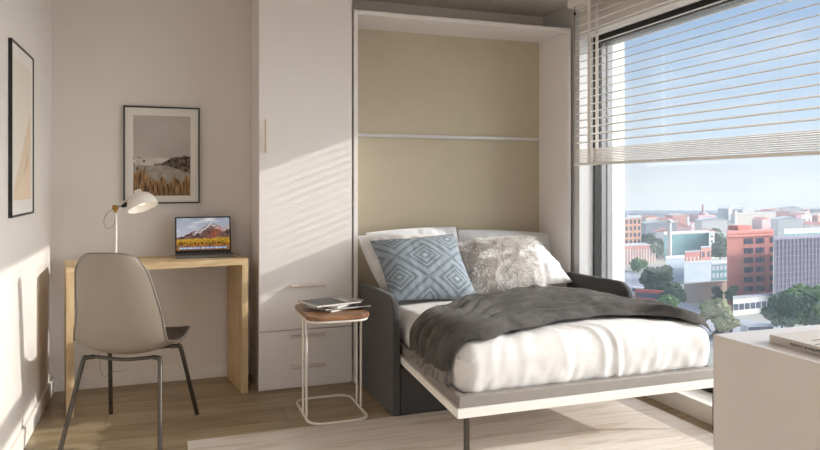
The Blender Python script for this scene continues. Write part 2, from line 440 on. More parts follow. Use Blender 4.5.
# rounded box map on a flattened sheet: perimeter drops on left, right and front
def duvet_pt(u, v):
    drop = DZ1-DZ0; rr = RX
    tot = (DX1-DX0) + 2*(drop - rr) - 2*rr + PI*rr
    s = u*tot - (drop-rr) - rr*PI/2
    # front direction: t arc
    totv = (DY1-DY0) + (drop-rr) - rr + rr*PI/2
    t = v*totv - (drop-rr) - rr*PI/2      # negative -> over the front
    # inner point + outward vector
    Lx = (DX1-DX0)-2*rr; qx = rr*PI/2
    def ax(s_, L_):
        if s_ < 0: return (0, min(-s_/rr, PI/2), max(0, -s_-qx), -1)
        if L_ is not None and s_ > L_: return (L_, min((s_-L_)/rr, PI/2), max(0, s_-L_-qx), 1)
        return (s_, 0, 0, 0)
    xi, thx, dx_, sx = ax(s, Lx); yi, thy, dy_, sy = ax(t, None)
    ox = math.sin(thx)*sx; oy = math.sin(thy)*sy
    ln = math.hypot(ox, oy)
    if ln > 1: ox /= ln; oy /= ln
    oz = math.sqrt(max(0, 1-ox*ox-oy*oy))
    dd = max(dx_, dy_)
    if ln > 1: dd = max(dx_, dy_)
    x = DX0+rr+xi+rr*ox; y = DY0+rr+yi+rr*oy; z = DZ1-rr+rr*oz - dd
    nrm = Vector((ox, oy, oz))
    edge = min(1, math.hypot(thx, thy)/(PI/2))
    p = Vector((x, y, z))
    # creases
    per = (y if abs(ox) > abs(oy) else x)
    low = sm(DZ1-.02, DZ0+.03, z)
    wob = per + .05*nz(per*3, z*6, 1)
    c = .006*nz(x*5.5+z*3, y*5.5, z*6) + .005*nz(x*13+z*7, y*13+z*5, z*6) + .005*nz(x*26-z*12, y*26, z*14)
    disp = c*low*1.2
    # sweeping soft creases over the top front
    for (cx_, w_, sl, am, reach) in ((1.86, .020, .55, .011, .42), (1.93, .014, .38, .008, .34), (1.45, .03, -.35, .009, .3), (2.14, .018, .2, .008, .26), (1.30, .02, -.7, .009, .28), (1.66, .02, .1, .006, .22)):
        yy = y - DY0
        if yy < reach:
            xc = cx_ - sl*yy*1.3 - .25*yy*yy
            k_ = math.exp(-((x-xc)/w_)**2) - .6*math.exp(-((x-xc-w_*1.7)/w_)**2)
            disp += am*k_*sm(reach, .06, yy)*(.75 if oz > .05 else .45)*AMK[cx_ in (1.86, 1.93)]
    disp += .006*nz(x*6, y*6, z*6) + .003*nz(x*15, y*12, 2)
    if oz > .3: p.z += crown(x, y)*oz
    p += nrm*disp
    # bulge of the sides, tuck at the hem
    k_ = math.sin(PI*max(0, min(1, (DZ1-z)/(DZ1-DZ0))))*(1-oz)
    p += Vector((ox, oy, 0))*(.012*k_ - .02*sm(DZ0+.05, DZ0, z)*(1-oz))
    sl_ = slope(y)*sm(.46, .30, z); p.z += sl_
    p.x = max(p.x, PX0+.018) if p.z < .5 else p.x
    p.y = max(p.y, PY0+.022)
    return p
dv.grid(duvet_pt, NU, NV, LINEN)
dvo = build('duvet', dv, smooth=True, angle=180)
tag(dvo, 'rumpled white duvet spread over the lowered wall bed', 'duvet')

# throw
def lerp_pts(P, x):
    if x <= P[0][0]: return P[0][1]
    for (a, b), (c_, d_) in zip(P, P[1:]):
        if x <= c_:
            t = (x-a)/(c_-a); t = t*t*(3-2*t)*.5+t*.5; return b + (d_-b)*t
    return P[-1][1]
HI = [(1.0, 3.10), (1.17, 3.13), (1.34, 3.30), (1.6, 3.46), (1.85, 3.58), (2.05, 3.60), (2.25, 3.57), (2.42, 3.36), (2.55, 3.10)]
LO = [(1.0, 2.72), (1.17, 2.66), (1.33, 2.66), (1.69, 2.75), (1.95, 2.80), (2.14, 2.79), (2.37, 2.66), (2.55, 2.62)]
S0 = -(RX*PI/2 + .050); S1 = (DX1-DX0-2*RX) + RX*PI/2*.55
def throw_pt(u, v, lower=False):
    a = S0 + (S1-S0)*u
    x = bed_point(a, 3, 0).x if a > -RX*1.2 else DX0 - .0
    xe = DX0+RX+a
    ylo = lerp_pts(LO, xe) + .012*math.sin(xe*23) ; yhi = lerp_pts(HI, xe) + .014*math.sin(xe*17+1)
    vv = v + .02*nz(u*5, v*3, 7)
    y = ylo + (yhi-ylo)*vv
    h_ = .016
    w1 = vv + .05*math.sin(u*7+.6) + .06*nz(u*3.5, .3) - .10*u*(v-.2)
    am = .036 + .018*math.sin(u*9+v*3) + .014*nz(u*6, v*2, 3)
    h_ += am*abs(math.sin(PI*(3.6*w1 + .3*nz(u*5, v*4, 9))))**.8
    h_ += .012*abs(math.sin(PI*(8.5*w1 + 1.2*nz(u*4, v*4, 19) + u)))**.8
    h_ += .008*nz(u*9, v*8, 2) + .005*nz(u*24, v*14, 5)
    br = math.exp(-((u-.57-.25*(v-.5))/.02)**2); h_ += .014*br*sm(.45, .8, v)
    dropf = sm(0, S0, a); h_ = h_*(1-.25*dropf) + dropf*.012*math.sin(v*34+u*6)
    h_ *= .82*(1-.55*sm(.86, 1, u))
    edge = min(v, 1-v)*12; h_ = h_*min(1, edge+.2)
    h_ = max(h_, .010)
    p = bed_point(a, y, h_ + .010)
    if y < DY0+RX:
        th = (DY0+RX-y)/RX; p.z -= RX*(1-math.sqrt(max(0, 1-min(1, th)**2)))*.9
    return p
tw = MB(); tw.grid(throw_pt, 230, 120, THROW)
th_o = build('throw_blanket', tw, smooth=True, solid=-.005, angle=180)
tag(th_o, 'charcoal grey fringed throw bunched across the bed over the white duvet', 'blanket')
fg = MB(); random.seed(3)
for i in range(100):
    v = (i+.5)/100 + random.uniform(-.004, .004)
    p = throw_pt(0, max(.01, min(.99, v)))
    ln = random.uniform(.06, .10); dx = random.uniform(-.006, .004); dy = random.uniform(-.018, .018)
    zfloor = .305 + slope(p.y)
    pts = []
    for k in range(5):
        t = k/4; z_ = p.z+.004 - ln*t
        pts.append((p.x + .003 + dx*t, p.y + dy*t*t, max(z_, zfloor)))
    fg.tube(pts, [.0032, .0036, .003, .0026, .0016], FRINGE, k=5)
fo = build('fringe', fg, None, smooth=True, angle=180)
fo.parent = th_o; fo.location = fo.location - th_o.location

# pillows -----------------------------------------------------------------
def cushion_fn(c, T, pinch=.06, seed=0, wr=.006, back=1.0, flange=0):
    TL, TR_, BR, BL = [Vector(q) for q in c]
    n = ((TR_-TL)+(BR-BL)).cross((BL-TL)+(BR-TR_)).normalized()
    if n.y > 0: n = -n
    W = ((TR_-TL).length + (BR-BL).length)/2
    def fn(u, v, side):
        a = 2*u-1; b = 2*v-1
        # concave edges, pointed corners
        sa_ = 1 - pinch*(1-b*b)*abs(a)**1.5; sb_ = 1 - pinch*(1-a*a)*abs(b)**1.5
        uu = (a*sa_+1)/2; vv = (b*sb_+1)/2
        p = (TL*(1-uu)+TR_*uu)*(1-vv) + (BL*(1-uu)+BR*uu)*vv
        fl = 1-flange
        a_ = min(1, abs(a)/fl); b_ = min(1, abs(b)/fl)
        f = max(0, (1-a_**2.4))**.55 * max(0, (1-b_**2.4))**.55
        th = T*f + .004
        wrk = wr*(nz(a*2.2+seed, b*2.6, seed)*2 + nz(a*7+seed, b*5, seed+3)) * (f**.4)
        rim = wr*1.2*(nz(b*6, seed, 4)*sm(.4, .9, abs(a)) + nz(a*6, seed, 8)*sm(.4, .9, abs(b)))*f**.3
        sag = -.02*T
        return p + n*((th+wrk+rim)*side if side > 0 else -(th*back))
    return fn, n
def pillow(name, corners, T, m, label, cat, seed=0, pinch=.06, wr=.006, colfn=None, N=64, group=None, back=.8, flange=0):
    fn, n = cushion_fn(corners, T, pinch, seed, wr, back, flange)
    mb = MB(); mb.grid(lambda u, v: fn(u, v, 1), N, N, m, colfn)
    mb.grid(lambda u, v: fn(u, v, -1), N, N, m, colfn)
    # close rim
    n0 = 0; n1 = (N+1)*(N+1); W = N+1
    ring = [i for i in range(W)] + [j*W+N for j in range(1, W)] + [N*W+i for i in range(N-1, -1, -1)] + [j*W for j in range(N-1, 0, -1)]
    for i in range(len(ring)):
        a = ring[i]; b_ = ring[(i+1) % len(ring)]; mb.face([a, b_, n1+b_, n1+a], m)
    o = build(name, mb, smooth=True, angle=180); tag(o, label, cat, group); return o, fn, n
def C(*q):   # (px, py, y) corners
    return [atY(*k) for k in q]
pillow('pillow', C((366, 233, 4.17), (455, 227, 4.17), (462, 290, 4.02), (384, 292, 4.02)), .065, LINEN2, 'cool white pillow at the back left, its top edge showing behind another', 'pillow', 1, -.05)
pillow('pillow', C((357, 236, 3.96), (449, 235, 3.96), (466, 291, 3.78), (383, 293, 3.78)), .085, LINEN, 'creased white pillow at left behind the blue cushion', 'pillow', 5, -.03, .013, flange=.07)
pillow('pillow', C((458, 230, 4.19), (549, 233.5, 4.19), (553, 277, 4.06), (468, 282, 4.06)), .065, LINEN2, 'pale grey-white pillow at the back right against the beige panel', 'pillow', 9, -.05, .006, flange=.05)
pillow('pillow', C((473, 238, 4.03), (536, 240, 4.03), (572, 282, 3.80), (480, 288, 3.80)), .085, LINEN, 'sunlit white pillow at right behind the shaggy cushion', 'pillow', 13, -.02, .013)
BA, BB, BC = lin((112, 122, 131))[:3], lin((143, 153, 161))[:3], lin((166, 175, 182))[:3]
def blue_pat(u, v):
    # rotated diamond lattice with concentric rings
    x = (u-.50)*2.1; y = (v-.42)*2.1
    x, y = x*.72+y*.08, -x*.08+y*.72
    P = 1.0
    i = round((x+y*1.0)/P); j = round((x-y*1.0)/P)
    cx_ = (i+j)*P/2; cy_ = (i-j)*P/2
    d = (abs(x-cx_)+abs(y-cy_))/(P/1.0)
    g = .5+.5*nz(u*90, v*90)
    if d < .05: c = BC
    elif d < .11: c = BA
    elif d < .17: c = BB
    elif d < .235: c = BA
    elif d < .26: c = BC
    elif d < .34: c = BA
    elif d < .46: c = BB
    else: c = BA
    return tuple(k*(.88+.2*g) for k in c)
BLUE = attr_mat('blue_woven_pattern', rough=.9, bump=.3, bscale=300, sheen=.1)
pillow('throw_cushion', C((370, 241, 3.88), (454, 234, 3.86), (478, 299, 3.56), (391, 302, 3.58)), .075, BLUE, 'blue-grey cushion with woven concentric diamond pattern', 'cushion', 21, .055, .003, blue_pat, N=110, back=.5)
FURB = mat('fur_hide', (196, 190, 186), rough=1, var=.1)
fo_, ffn, fnn = pillow('fur_cushion', C((457, 243, 3.92), (533, 238, 3.93), (543, 288, 3.62), (474, 297, 3.60)), .085, FURB, 'shaggy grey and white fur cushion beside the blue cushion', 'cushion', 31, .03, .003, N=40, back=.5)
FUR = attr_mat('long_fur', rough=.9, spec=.2)
fu = MB(); random.seed(11)
for i in range(7000):
    u = random.uniform(0.0, 1); v = random.uniform(0.0, 1)
    p = ffn(u, v, 1)
    a = 2*u-1; b = 2*v-1
    cl = 3.2*nz(u*6, v*6, 1.3); cl2 = 3*nz(u*6, v*6, 8.1)
    d = fnn*1.0 + Vector((a*.9 + cl*.6, 0, -.55 - b*.35 + cl2*.6)) + Vector((random.uniform(-.25, .25), 0, random.uniform(-.25, .25)))
    d.normalize(); ln = random.uniform(.022, .042)
    sid = d.cross(Vector((random.uniform(-1, 1), random.uniform(-1, 1), random.uniform(-1, 1)))).normalized()
    g = Vector((random.uniform(-.3, .3), 0, -.7))
    n0 = len(fu.v); wd = random.uniform(.0009, .0017)
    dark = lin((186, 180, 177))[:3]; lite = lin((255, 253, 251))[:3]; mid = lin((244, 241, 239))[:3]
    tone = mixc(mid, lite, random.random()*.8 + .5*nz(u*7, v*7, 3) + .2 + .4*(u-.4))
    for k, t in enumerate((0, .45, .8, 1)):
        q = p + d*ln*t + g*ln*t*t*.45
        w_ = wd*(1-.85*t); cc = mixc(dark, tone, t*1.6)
        for s_ in (-1, 1):
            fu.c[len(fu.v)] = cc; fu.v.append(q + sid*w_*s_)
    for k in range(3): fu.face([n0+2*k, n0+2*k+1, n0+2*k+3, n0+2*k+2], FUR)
f_ = build('fur_pile', fu, None); f_.parent = fo_; f_.location = f_.location - fo_.location; f_['kind'] = 'stuff'

# ------------------------------------------------------------------ rug
rg = build('rug', MB().box((.094, 1.55, 0.0005), (2.405, 3.272, .009), RUG), bevel=.003)
tag(rg, 'pale streaked beige rug on the oak floor under the bed', 'rug')

# ------------------------------------------------------------------ desk
DL = Vector((-.464, 3.806, 0)); DA = math.atan2(.131, .904); DW = .913; DD = .36; DT = .036; DH = .755
dk = thing('desk', DL, DA, 'narrow waterfall desk of light oak against the back wall', 'desk')
def loc(mb, par):
    M = world(par); mb.v = [M @ p for p in mb.v]; return mb
build('desktop', loc(MB().box((0, 0, DH-DT), (DW, DD, DH), OAK), dk), dk, bevel=.002)
build('side_panel', loc(MB().box((0, 0, 0), (DT, DD, DH-DT-.0005), OAKV), dk), dk, bevel=.002)
build('side_panel', loc(MB().box((DW-DT, 0, 0), (DW, DD, DH-DT-.0005), OAKV), dk), dk, bevel=.002)

# laptop
lp0 = atZ(176.5, 254.2, DH+.006); 
LA = DA + .03
lapP = Vector((.215, 4.10, DH))
lt = thing('laptop', lapP, .02, 'open dark laptop showing a mountain landscape on its screen', 'laptop')
LW = .315
build('base', loc(MB().box((-LW/2, -.085, .0005), (LW/2, .10, .013), ALU), lt), lt, bevel=.004, seg=3)
kb = MB()
for r_ in range(5):
    for c_ in range(13):
        kb.box((-LW/2+.022+c_*.021, -.02+r_*.02, .0131), (-LW/2+.022+c_*.021+.0175, -.02+r_*.02+.016, .0148), BLACKP)
build('keyboard', loc(kb, lt), lt)
Ls = Matrix.Translation((0, .10, .014)) @ Matrix.Rotation(math.radians(-12), 4, 'X')
lid = MB(); lid.box((-LW/2, 0, 0), (LW/2, .006, .213), BLACKP, Ls)
lido = build('lid', loc(lid, lt), lt, bevel=.002)
def scr_col(u, v):        # v up
    sky = mixc(lin((196, 196, 204)), lin((146, 158, 178)), v)
    sky = mixc(sky, lin((222, 222, 226)), max(0, nz(u*4, v*6, 2))*1.1)
    ridge = .40 + .44*max(0, 1-abs(u-.66)/.62)**1.1 + .05*nz(u*12, 3) + .02*nz(u*40, 1) + .16*sm(.86, 1, u)
    if v > ridge: c = sky
    else:
        dth = ridge - v
        c = mixc(lin((120, 92, 88)), lin((70, 52, 54)), .5+nz(u*14, v*14, 1))
        if dth < .12 + .06*nz(u*9, v*20) and u > .3: c = mixc(lin((206, 202, 206)), lin((108, 92, 94)), .5+1.3*nz(u*26-v*20, v*18, 5))
        w_ = math.exp(-((u-.72+.55*(v-.5)*-1)/.10)**2)*sm(.30, .45, v)*sm(.9, .62, v)
        c = mixc(c, lin((186, 88, 52)), w_*.75*(.55+1.1*nz(u*24, v*24, 8)))
    base = .34 + .03*nz(u*7, 6) + .05*u
    if v < base: c = mixc(lin((198, 158, 52)), lin((134, 108, 36)), .5+1.3*nz(u*20, v*30, 2))
    if .17 < v < .25 + .03*nz(u*30, 1): c = mixc(lin((58, 44, 20)), lin((196, 138, 30)), .4+1.6*nz(u*38, v*20, 4))
    if v <= .17: c = mixc(lin((168, 112, 48)), lin((94, 78, 62)), .5+1.5*nz(u*26, v*12, 6))
    if .035 < v < .09 and .05 < u < .95:
        k = int(u*40); c = mixc(lin((190, 204, 222)), lin((90, 130, 190)), (k*37 % 10)/10)
    return c
SCREEN = attr_mat('laptop_screen', rough=.25, emit=.55)
scr = MB(); b0 = .008
scr.grid(lambda u, v: Ls @ Vector((-LW/2+b0+(LW-2*b0)*u, -.0006, .016+(.213-.016-.008)*v)), 150, 95, SCREEN, scr_col)
scr = loc(scr, lt); o = build('screen', scr, lido); o['label'] = 'lit screen with autumn mountain picture'

# desk lamp
lamp_xy = Vector((-.249, 4.03, DH))
dl = thing('desk_lamp', lamp_xy, 0, 'white desk lamp with bell shade and brass joint on the desk', 'lamp')
T = Matrix.Translation(lamp_xy)
build('base', MB().lathe([(.085, .0005), (.088, .004), (.085, .012), (.012, .016), (.010, .02)], WMET, T), dl, smooth=True)
jt = atY(115.5, 207.5, 4.03); 
build('pole', MB().tube([lamp_xy+Vector((0, 0, .015)), Vector((lamp_xy.x, lamp_xy.y, jt.z-.005))], .0065, WMET, k=14), dl, smooth=True)
neck = atY(138, 192.5, 3.97); tail = atY(107, 213, 4.05)
build('arm', MB().tube([tail, jt, neck], .0045, WMET, k=12), dl, smooth=True)
j = MB(); j.lathe([(.003, -.016), (.013, -.015), (.013, .015), (.003, .016)], BRASS, Matrix.Translation(jt) @ Matrix.Rotation(PI/2, 4, 'Y'), k=20)
j.lathe([(.003, .0), (.009, .001), (.009, .018), (.003, .019)], BRASS, Matrix.Translation(jt+Vector((0, 0, -.028))), k=16)
o = build('joint', j, dl, smooth=True); o['label'] = 'brass joint'
j = MB(); kp = atY(125, 205.5, 3.99)
j.lathe([(.003, -.018), (.009, -.016), (.009, .012), (.005, .016)], BLACKP, Matrix.Translation(kp) @ Matrix.Rotation(1.3, 4, 'Y'), k=16); j.tube([jt, kp], .003, BLACKP)
o = build('knob', j, dl, smooth=True); o['label'] = 'black knob'
axis = Vector((.30, -.29, -.91)).normalized()
Mq = Matrix.Translation(neck) @ axis.to_track_quat('Z', 'Y').to_matrix().to_4x4()
prof = [(.006, -.014), (.019, -.012), (.021, 0), (.026, .006), (.050, .018), (.068, .040), (.077, .066), (.080, .088)]
pin = [(r-.003, z+.0015) for r, z in reversed(prof[2:])]
SHADE = mat('white_enamel_shade', (238, 233, 226), rough=.3, var=.005)
sh = MB(); sh.lathe(prof + pin, SHADE, Mq, k=48, closed_ends=True); sho = build('lamp_shade', sh, dl, smooth=True, angle=60)
BULB = mat('lit_bulb', (255, 240, 220), emit=(255, 240, 222), emit_s=2)
bu = MB(); bu.lathe([(.003, .020), (.014, .026), (.022, .042), (.024, .054), (.018, .067), (.004, .072)], BULB, Mq, k=20)
o = build('bulb', bu, sho, smooth=True)
cb = MB(); cb.tube(bez([tail, atY(104, 220, 4.06), atY(106, 228, 4.07), atY(113, 226, 4.06), atY(116.5, 214, 4.04)]), .0016, GREYM, k=8)
build('cable', cb, dl, smooth=True)
cb = MB(); cb.tube(bez([atY(99, 352, 4.325-.004), atY(100, 366, 4.32), atY(103, 376, 4.31), atY(108, 375, 4.30), atY(113, 372, 4.30), atY(122, 371.5, 4.31)], 10), .0016, GREYM, k=8)
o = build('cable', cb, dl, smooth=True); o['label'] = 'cable dangling by the wall below the desk'

# ------------------------------------------------------------------ chair
cc = Vector((-.14, 3.51, 0)); cf = Vector((.36, .93, 0)).normalized(); cr = Vector((cf.y, -cf.x, 0))
ch = thing('chair', cc, 0, 'taupe shell chair with slender dark metal legs at the desk', 'chair')
def cp(r, f, z): return cc + cr*r + cf*f + Vector((0, 0, z))
prof = bez([(-.020, -.262, .868), (-.018, -.247, .80), (-.010, -.232, .70), (0, -.212, .59), (0, -.190, .49), (0, -.150, .412), (0, -.06, .383), (0, .05, .390), (0, .16, .412), (0, .235, .434), (0, .262, .430)], 8)
wid = [.128, .162, .178, .194, .208, .216, .214, .208, .200, .188, .165]
def chair_fn(u, v):
    n = len(prof)-1; i = min(int(v*n), n-1); t = v*n-i; p = prof[i].lerp(prof[i+1], t)
    k = v*(len(wid)-1); a = min(int(k), len(wid)-2); w_ = wid[a]*(1-(k-a)) + wid[a+1]*(k-a)
    q = 2*u-1
    # rounded top and front corners
    if v < .10: w_ *= (1-(1-v/.10)**2*.0)
    back = sm(.62, .30, v); seat = 1-back
    r = q*w_ + p.x
    f = p.y + back*.055*abs(q)**2.4 ; z = p.z + seat*(.022+.046*sm(.78, .52, v))*abs(q)**2.4 * sm(1.02, .8, v)
    z -= back*.030*abs(q)**4*sm(.2, 0, v)          # arched top edge
    f -= .02*abs(q)**4*sm(.9, 1, v)
    if v > .9: z -= .0
    return cp(r, f, z)
cs = MB(); cs.grid(chair_fn, 40, 80, SHELL)
cs.mi(mat('dark_seat_face', (74, 66, 60), rough=.5, var=.02)); sh_ = build('seat_shell', cs, ch, smooth=True, solid=.007, angle=180); sh_.modifiers[0].material_offset = 1
rim = []
NR = 60
for i in range(41): rim.append(chair_fn(i/40, 0))
for i in range(1, 81): rim.append(chair_fn(1, i/80))
for i in range(39, -1, -1): rim.append(chair_fn(i/40, 1))
for i in range(79, 0, -1): rim.append(chair_fn(0, i/80))
o = build('shell_rim', MB().tube(rim, .0036, SHELLD, k=8, closed=True), sh_, smooth=True); o['label'] = 'darker rounded rim'
for (rx, fy, tx, tf) in ((-.215, -.235, -.158, -.115), (.215, -.235, .158, -.115), (-.215, .235, -.158, .12), (.215, .235, .158, .12)):
    foot = cp(rx*1.03, fy*1.03, .001); kn = cp(tx*1.12, tf*1.12, .362); top = cp(tx*.86, tf*.9, .378)
    g = MB(); g.tube(bez([foot, foot.lerp(kn, .5), kn, cp(tx*1.04, tf*1.02, .376), top], 8), .0105, LEGM, k=14)
    build('leg', g, ch, smooth=True)
for tf in (-.1035, .108):
    build('cross_bar', MB().tube(bez([cp(-.136, tf, .378), cp(0, tf, .366), cp(.136, tf, .378)], 8), .008, LEGM, k=12), ch, smooth=True)

# ------------------------------------------------------------------ side table
tb = thing('side_table', (.83, 3.5, 0), 0, 'small side table with walnut top and thin white metal frame', 'table')
TX0, TX1, TY0, TY1, TZ = .650, .968, 3.275, 3.715, .528
build('tabletop', MB().prism(rounded_rect(TX0, TY0, TX1, TY1, .07, TZ-.022), (0, 0, .022), WALNUT), tb, bevel=.003)
r0 = .007
build('base_ring', MB().tube(rounded_rect(TX0+.01, TY0+.01, TX1-.01, TY1-.01, .07, r0), r0, WMET, k=12, closed=True), tb, smooth=True)
build('top_ring', MB().tube(rounded_rect(TX0+.01, TY0+.01, TX1-.01, TY1-.01, .07, TZ-.0295), r0, WMET, k=12, closed=True), tb, smooth=True)
for (x, y) in ((TX0+.01, 3.385), (TX0+.01, 3.475), (TX1-.01, 3.455), (TX1-.01, 3.535)):
    build('post', MB().tube([(x, y, r0), (x, y, TZ-.03)], .006, WMET, k=12), tb, smooth=True)
# magazines
def mag(cx_, cy_, rz, z, w_, l_, t_, cover, label, art=None):
    o = thing('magazine', (cx_, cy_, z), rz, label, 'magazine')
    build('pages', loc(MB().box((-w_/2+.002, -l_/2+.002, .0008), (w_/2-.002, l_/2-.002, t_-.0008), PAGES), o), o)
    c_ = MB(); c_.box((-w_/2, -l_/2, t_-.0008), (w_/2, l_/2, t_), cover); c_.box((-w_/2, -l_/2, 0), (w_/2, l_/2, .0008), cover)
    c_.box((-w_/2, -l_/2, .0008), (-w_/2+.0012, l_/2, t_-.0008), cover)
    if art:
        for (x0, y0, x1, y1, m_) in art: c_.box((x0*w_/2, y0*l_/2, t_), (x1*w_/2, y1*l_/2, t_+.0004), m_)
    build('cover', loc(c_, o), o)
DKC = mat('dark_glossy_cover', (42, 40, 44), rough=.25, var=.1, scale=20)
LTC = mat('light_cover', (190, 186, 182), rough=.3, var=.15, scale=12)
MDC = mat('grey_cover', (128, 122, 120), rough=.3, var=.2, scale=14)
MAGX, MAGY = .822, 3.50
mag(MAGX+.03, MAGY+.02, .45-PI/2, TZ+.0005, .20, .25, .009, LTC, 'light covered magazine at the bottom of the side table pile')
mag(MAGX+.045, MAGY-.005, .12-PI/2, TZ+.010, .195, .25, .008, DKC, 'dark magazine second from the bottom of the side table pile')
mag(MAGX+.02, MAGY+.03, .75-PI/2, TZ+.0185, .195, .255, .008, LTC, 'pale magazine second from the top of the side table pile', [(-.8, -.7, .2, .5, MDC)])
mag(MAGX-.015, MAGY+.01, .28-PI/2, TZ+.027, .20, .26, .009, MDC, 'dark grey magazine lying on top of the side table pile', [(-.95, -.9, .95, .35, DKC), (-.2, .45, .7, .6, LTC)])

# ------------------------------------------------------------------ dresser + book
ds = thing('dresser', (1.95, 1.0, 0), 0, 'pale cabinet in the foreground with a book on top', 'cabinet')
DRX, DRY, DRZ = 1.444, 1.530, .75
DRS = mat('dresser_surface', (216, 209, 204), rough=.28, var=.008, scale=3)
build('body', MB().box((DRX, .55, .0), (2.40, DRY, DRZ-.0181), DRS), ds)
build('top_panel', MB().box((DRX, .55, DRZ-.018), (2.40, DRY, DRZ), DRS), ds)
BKM = mat('cream_book_cover', (200, 193, 187), rough=.5, var=.01)
bk = thing('book', (1.62, 1.28, DRZ), 0, 'cream hardback book with dark spine lettering on the foreground cabinet', 'book')
bp0 = atZ(769.5, 342.3, DRZ)
bw = MB(); X0, Y1_ = bp0.x, bp0.y; X1_, Y0_ = X0+.22, Y1_-.30; TT = .021
build('pages', MB().box((X0+.003, Y0_+.003, DRZ+.0025), (X1_-.003, Y1_-.003, DRZ+TT-.0025), PAGES), bk)
cv = MB(); cv.box((X0, Y0_, DRZ+.0005), (X1_, Y1_, DRZ+.0025), BKM); cv.box((X0, Y0_, DRZ+TT-.0025), (X1_, Y1_, DRZ+TT), BKM); cv.box((X0, Y0_, DRZ+.0025), (X0+.002, Y1_, DRZ+TT-.0025), BKM)
cvo = build('cover', cv, bk, bevel=.0006)
INK = mat('dark_ink', (78, 72, 68), rough=.7)
def text(body, size, M, parent, name='lettering', m=INK, ext=.0003):
    cu = bpy.data.curves.new('t', 'FONT'); cu.body = body; cu.size = size; cu.extrude = ext; cu.offset = .00018
    t = bpy.data.objects.new('t', cu); COL.objects.link(t)
    dg = bpy.context.evaluated_depsgraph_get(); me = bpy.data.meshes.new_from_object(t.evaluated_get(dg)); COL.objects.unlink(t)
    bpy.data.objects.remove(t)
    mb = MB(); inv = M
    mb.v = [M @ v.co for v in me.vertices]; mb.f = [list(p.vertices) for p in me.polygons]; mb.m = [0]*len(mb.f); mb.mats = [m]
    bpy.data.meshes.remove(me)
    return build(name, mb, parent)
tp = atX(790, 345, X0)
Mt = Matrix.Translation((X0-.0002, tp.y, DRZ+.0065)) @ Matrix.Rotation(-PI/2, 4, 'Z') @ Matrix.Rotation(PI/2, 4, 'X')
text('PRÉFACE DE PHILIPPE S', .0094, Mt, cvo)
for q in ((812, 340.5, 820, 339.8), (815, 344.6, 823, 343.6)):
    a = atZ(q[0], q[1], DRZ+TT); b_ = atZ(q[2], q[3], DRZ+TT)
    gb = MB(); gb.box((min(a.x, b_.x), a.y-.003, DRZ+TT), (max(a.x, b_.x)+.02, a.y+.003, DRZ+TT+.0002), INK)
    build('cover_lettering', gb, cvo)

# ------------------------------------------------------------------ wall art
BLK = mat('black_picture_frame', (34, 32, 31), rough=.4, var=.02)
def picture(cx_, cz, w_, h_, place, label, colfn, fr_=.010, mount=.075, dep=.022, nu=90, nv=120):
    # local: x right, y out of wall (towards the room is -y)
    o = thing('framed_picture', place[0], place[1], label, 'picture')
    f = MB()
    for (a, b_) in (((-w_/2, -h_/2), (w_/2, -h_/2+fr_)), ((-w_/2, h_/2-fr_), (w_/2, h_/2)), ((-w_/2, -h_/2+fr_), (-w_/2+fr_, h_/2-fr_)), ((w_/2-fr_, -h_/2+fr_), (w_/2, h_/2-fr_))):
        f.box((a[0], -dep, a[1]), (b_[0], -.001, b_[1]), BLK)
    build('frame', loc(f, o), o, bevel=.001)
    x0, x1, z0, z1 = -w_/2+fr_, w_/2-fr_, -h_/2+fr_, h_/2-fr_
    build('mount', loc(MB().box((x0, -.010, z0), (x1, -.004, z1), PAPER), o), o)
    ART = attr_mat('printed_paper', rough=.8)
    p = MB(); mx, mz = mount
    p.grid(lambda u, v: (x0+mx+(x1-x0-2*mx)*u, -.0106, z0+mz[0]+(z1-z0-mz[0]-mz[1])*v), nu, nv, ART, colfn)
    build('print', loc(p, o), o)
    return o
def meadow(u, v):
    c = mixc(lin((196, 190, 182)), lin((176, 168, 160)), .5+.5*nz(u*2, v*3, 1) + .3*v)
    hz = .47
    if v < hz: c = mixc(lin((206, 202, 196)), lin((184, 178, 170)), .5+nz(u*6, v*10))
    hill = .40 + .085*sm(.45, .72, u) + .015*sm(.72, 1, u) + .015*nz(u*14, 2)
    if v < hill and u > .36: c = mixc(lin((120, 106, 88)), lin((56, 46, 38)), .5+1.4*nz(u*18, v*22, 3))
    lowh = .38 - .28*max(0, u-.55)**1.2 + .012*nz(u*10, 5)
    if v < lowh: c = mixc(lin((168, 160, 148)), lin((146, 136, 124)), .5+nz(u*12, v*30, 1))
    gr = .20 + .08*nz(u*9, 7) + .05*nz(u*45, 8) + .26*math.exp(-((u-.12)/.12)**2)*(.6+.6*nz(u*40, v*4))
    if v < gr:
        c = mixc(lin((172, 134, 92)), lin((62, 46, 32)), .45+1.5*nz(u*48, v*7, 4)+.25*(.12-v)*4)
    if .10 < v < .48 and nz(u*60, v*22, 12) > .32 and u < .26: c = lin((104, 84, 62))[:3]
    return c[:3]
def dunes(u, v):
    c = mixc(lin((226, 216, 202)), lin((220, 210, 196)), v)
    if v < .50 - .62*(1-u)**1.1 + .02*nz(u*3, 1) + .18: c = lin((216, 196, 172))[:3]
    if v < .36 - .9*abs(u-.75): c = lin((206, 180, 152))[:3]
    if v < .14 + .3*(u-.4): c = lin((222, 200, 176))[:3]
    return c[:3]
ax0, ax1, az0, az1 = -.227, .196, 1.055, 1.625
picture(0, 0, ax1-ax0, az1-az0, (((ax0+ax1)/2, YB, (az0+az1)/2), 0), 'framed landscape photo of grasses and a rocky shore above the desk', meadow, mount=(.045, (.038, .045)), fr_=.008)
picture(0, 0, .497, .733, ((XL, 3.428, 1.398), PI/2), 'framed abstract print in pale sand tones on the left wall', dunes, mount=(.045, (.06, .06)), fr_=.009, dep=.015)

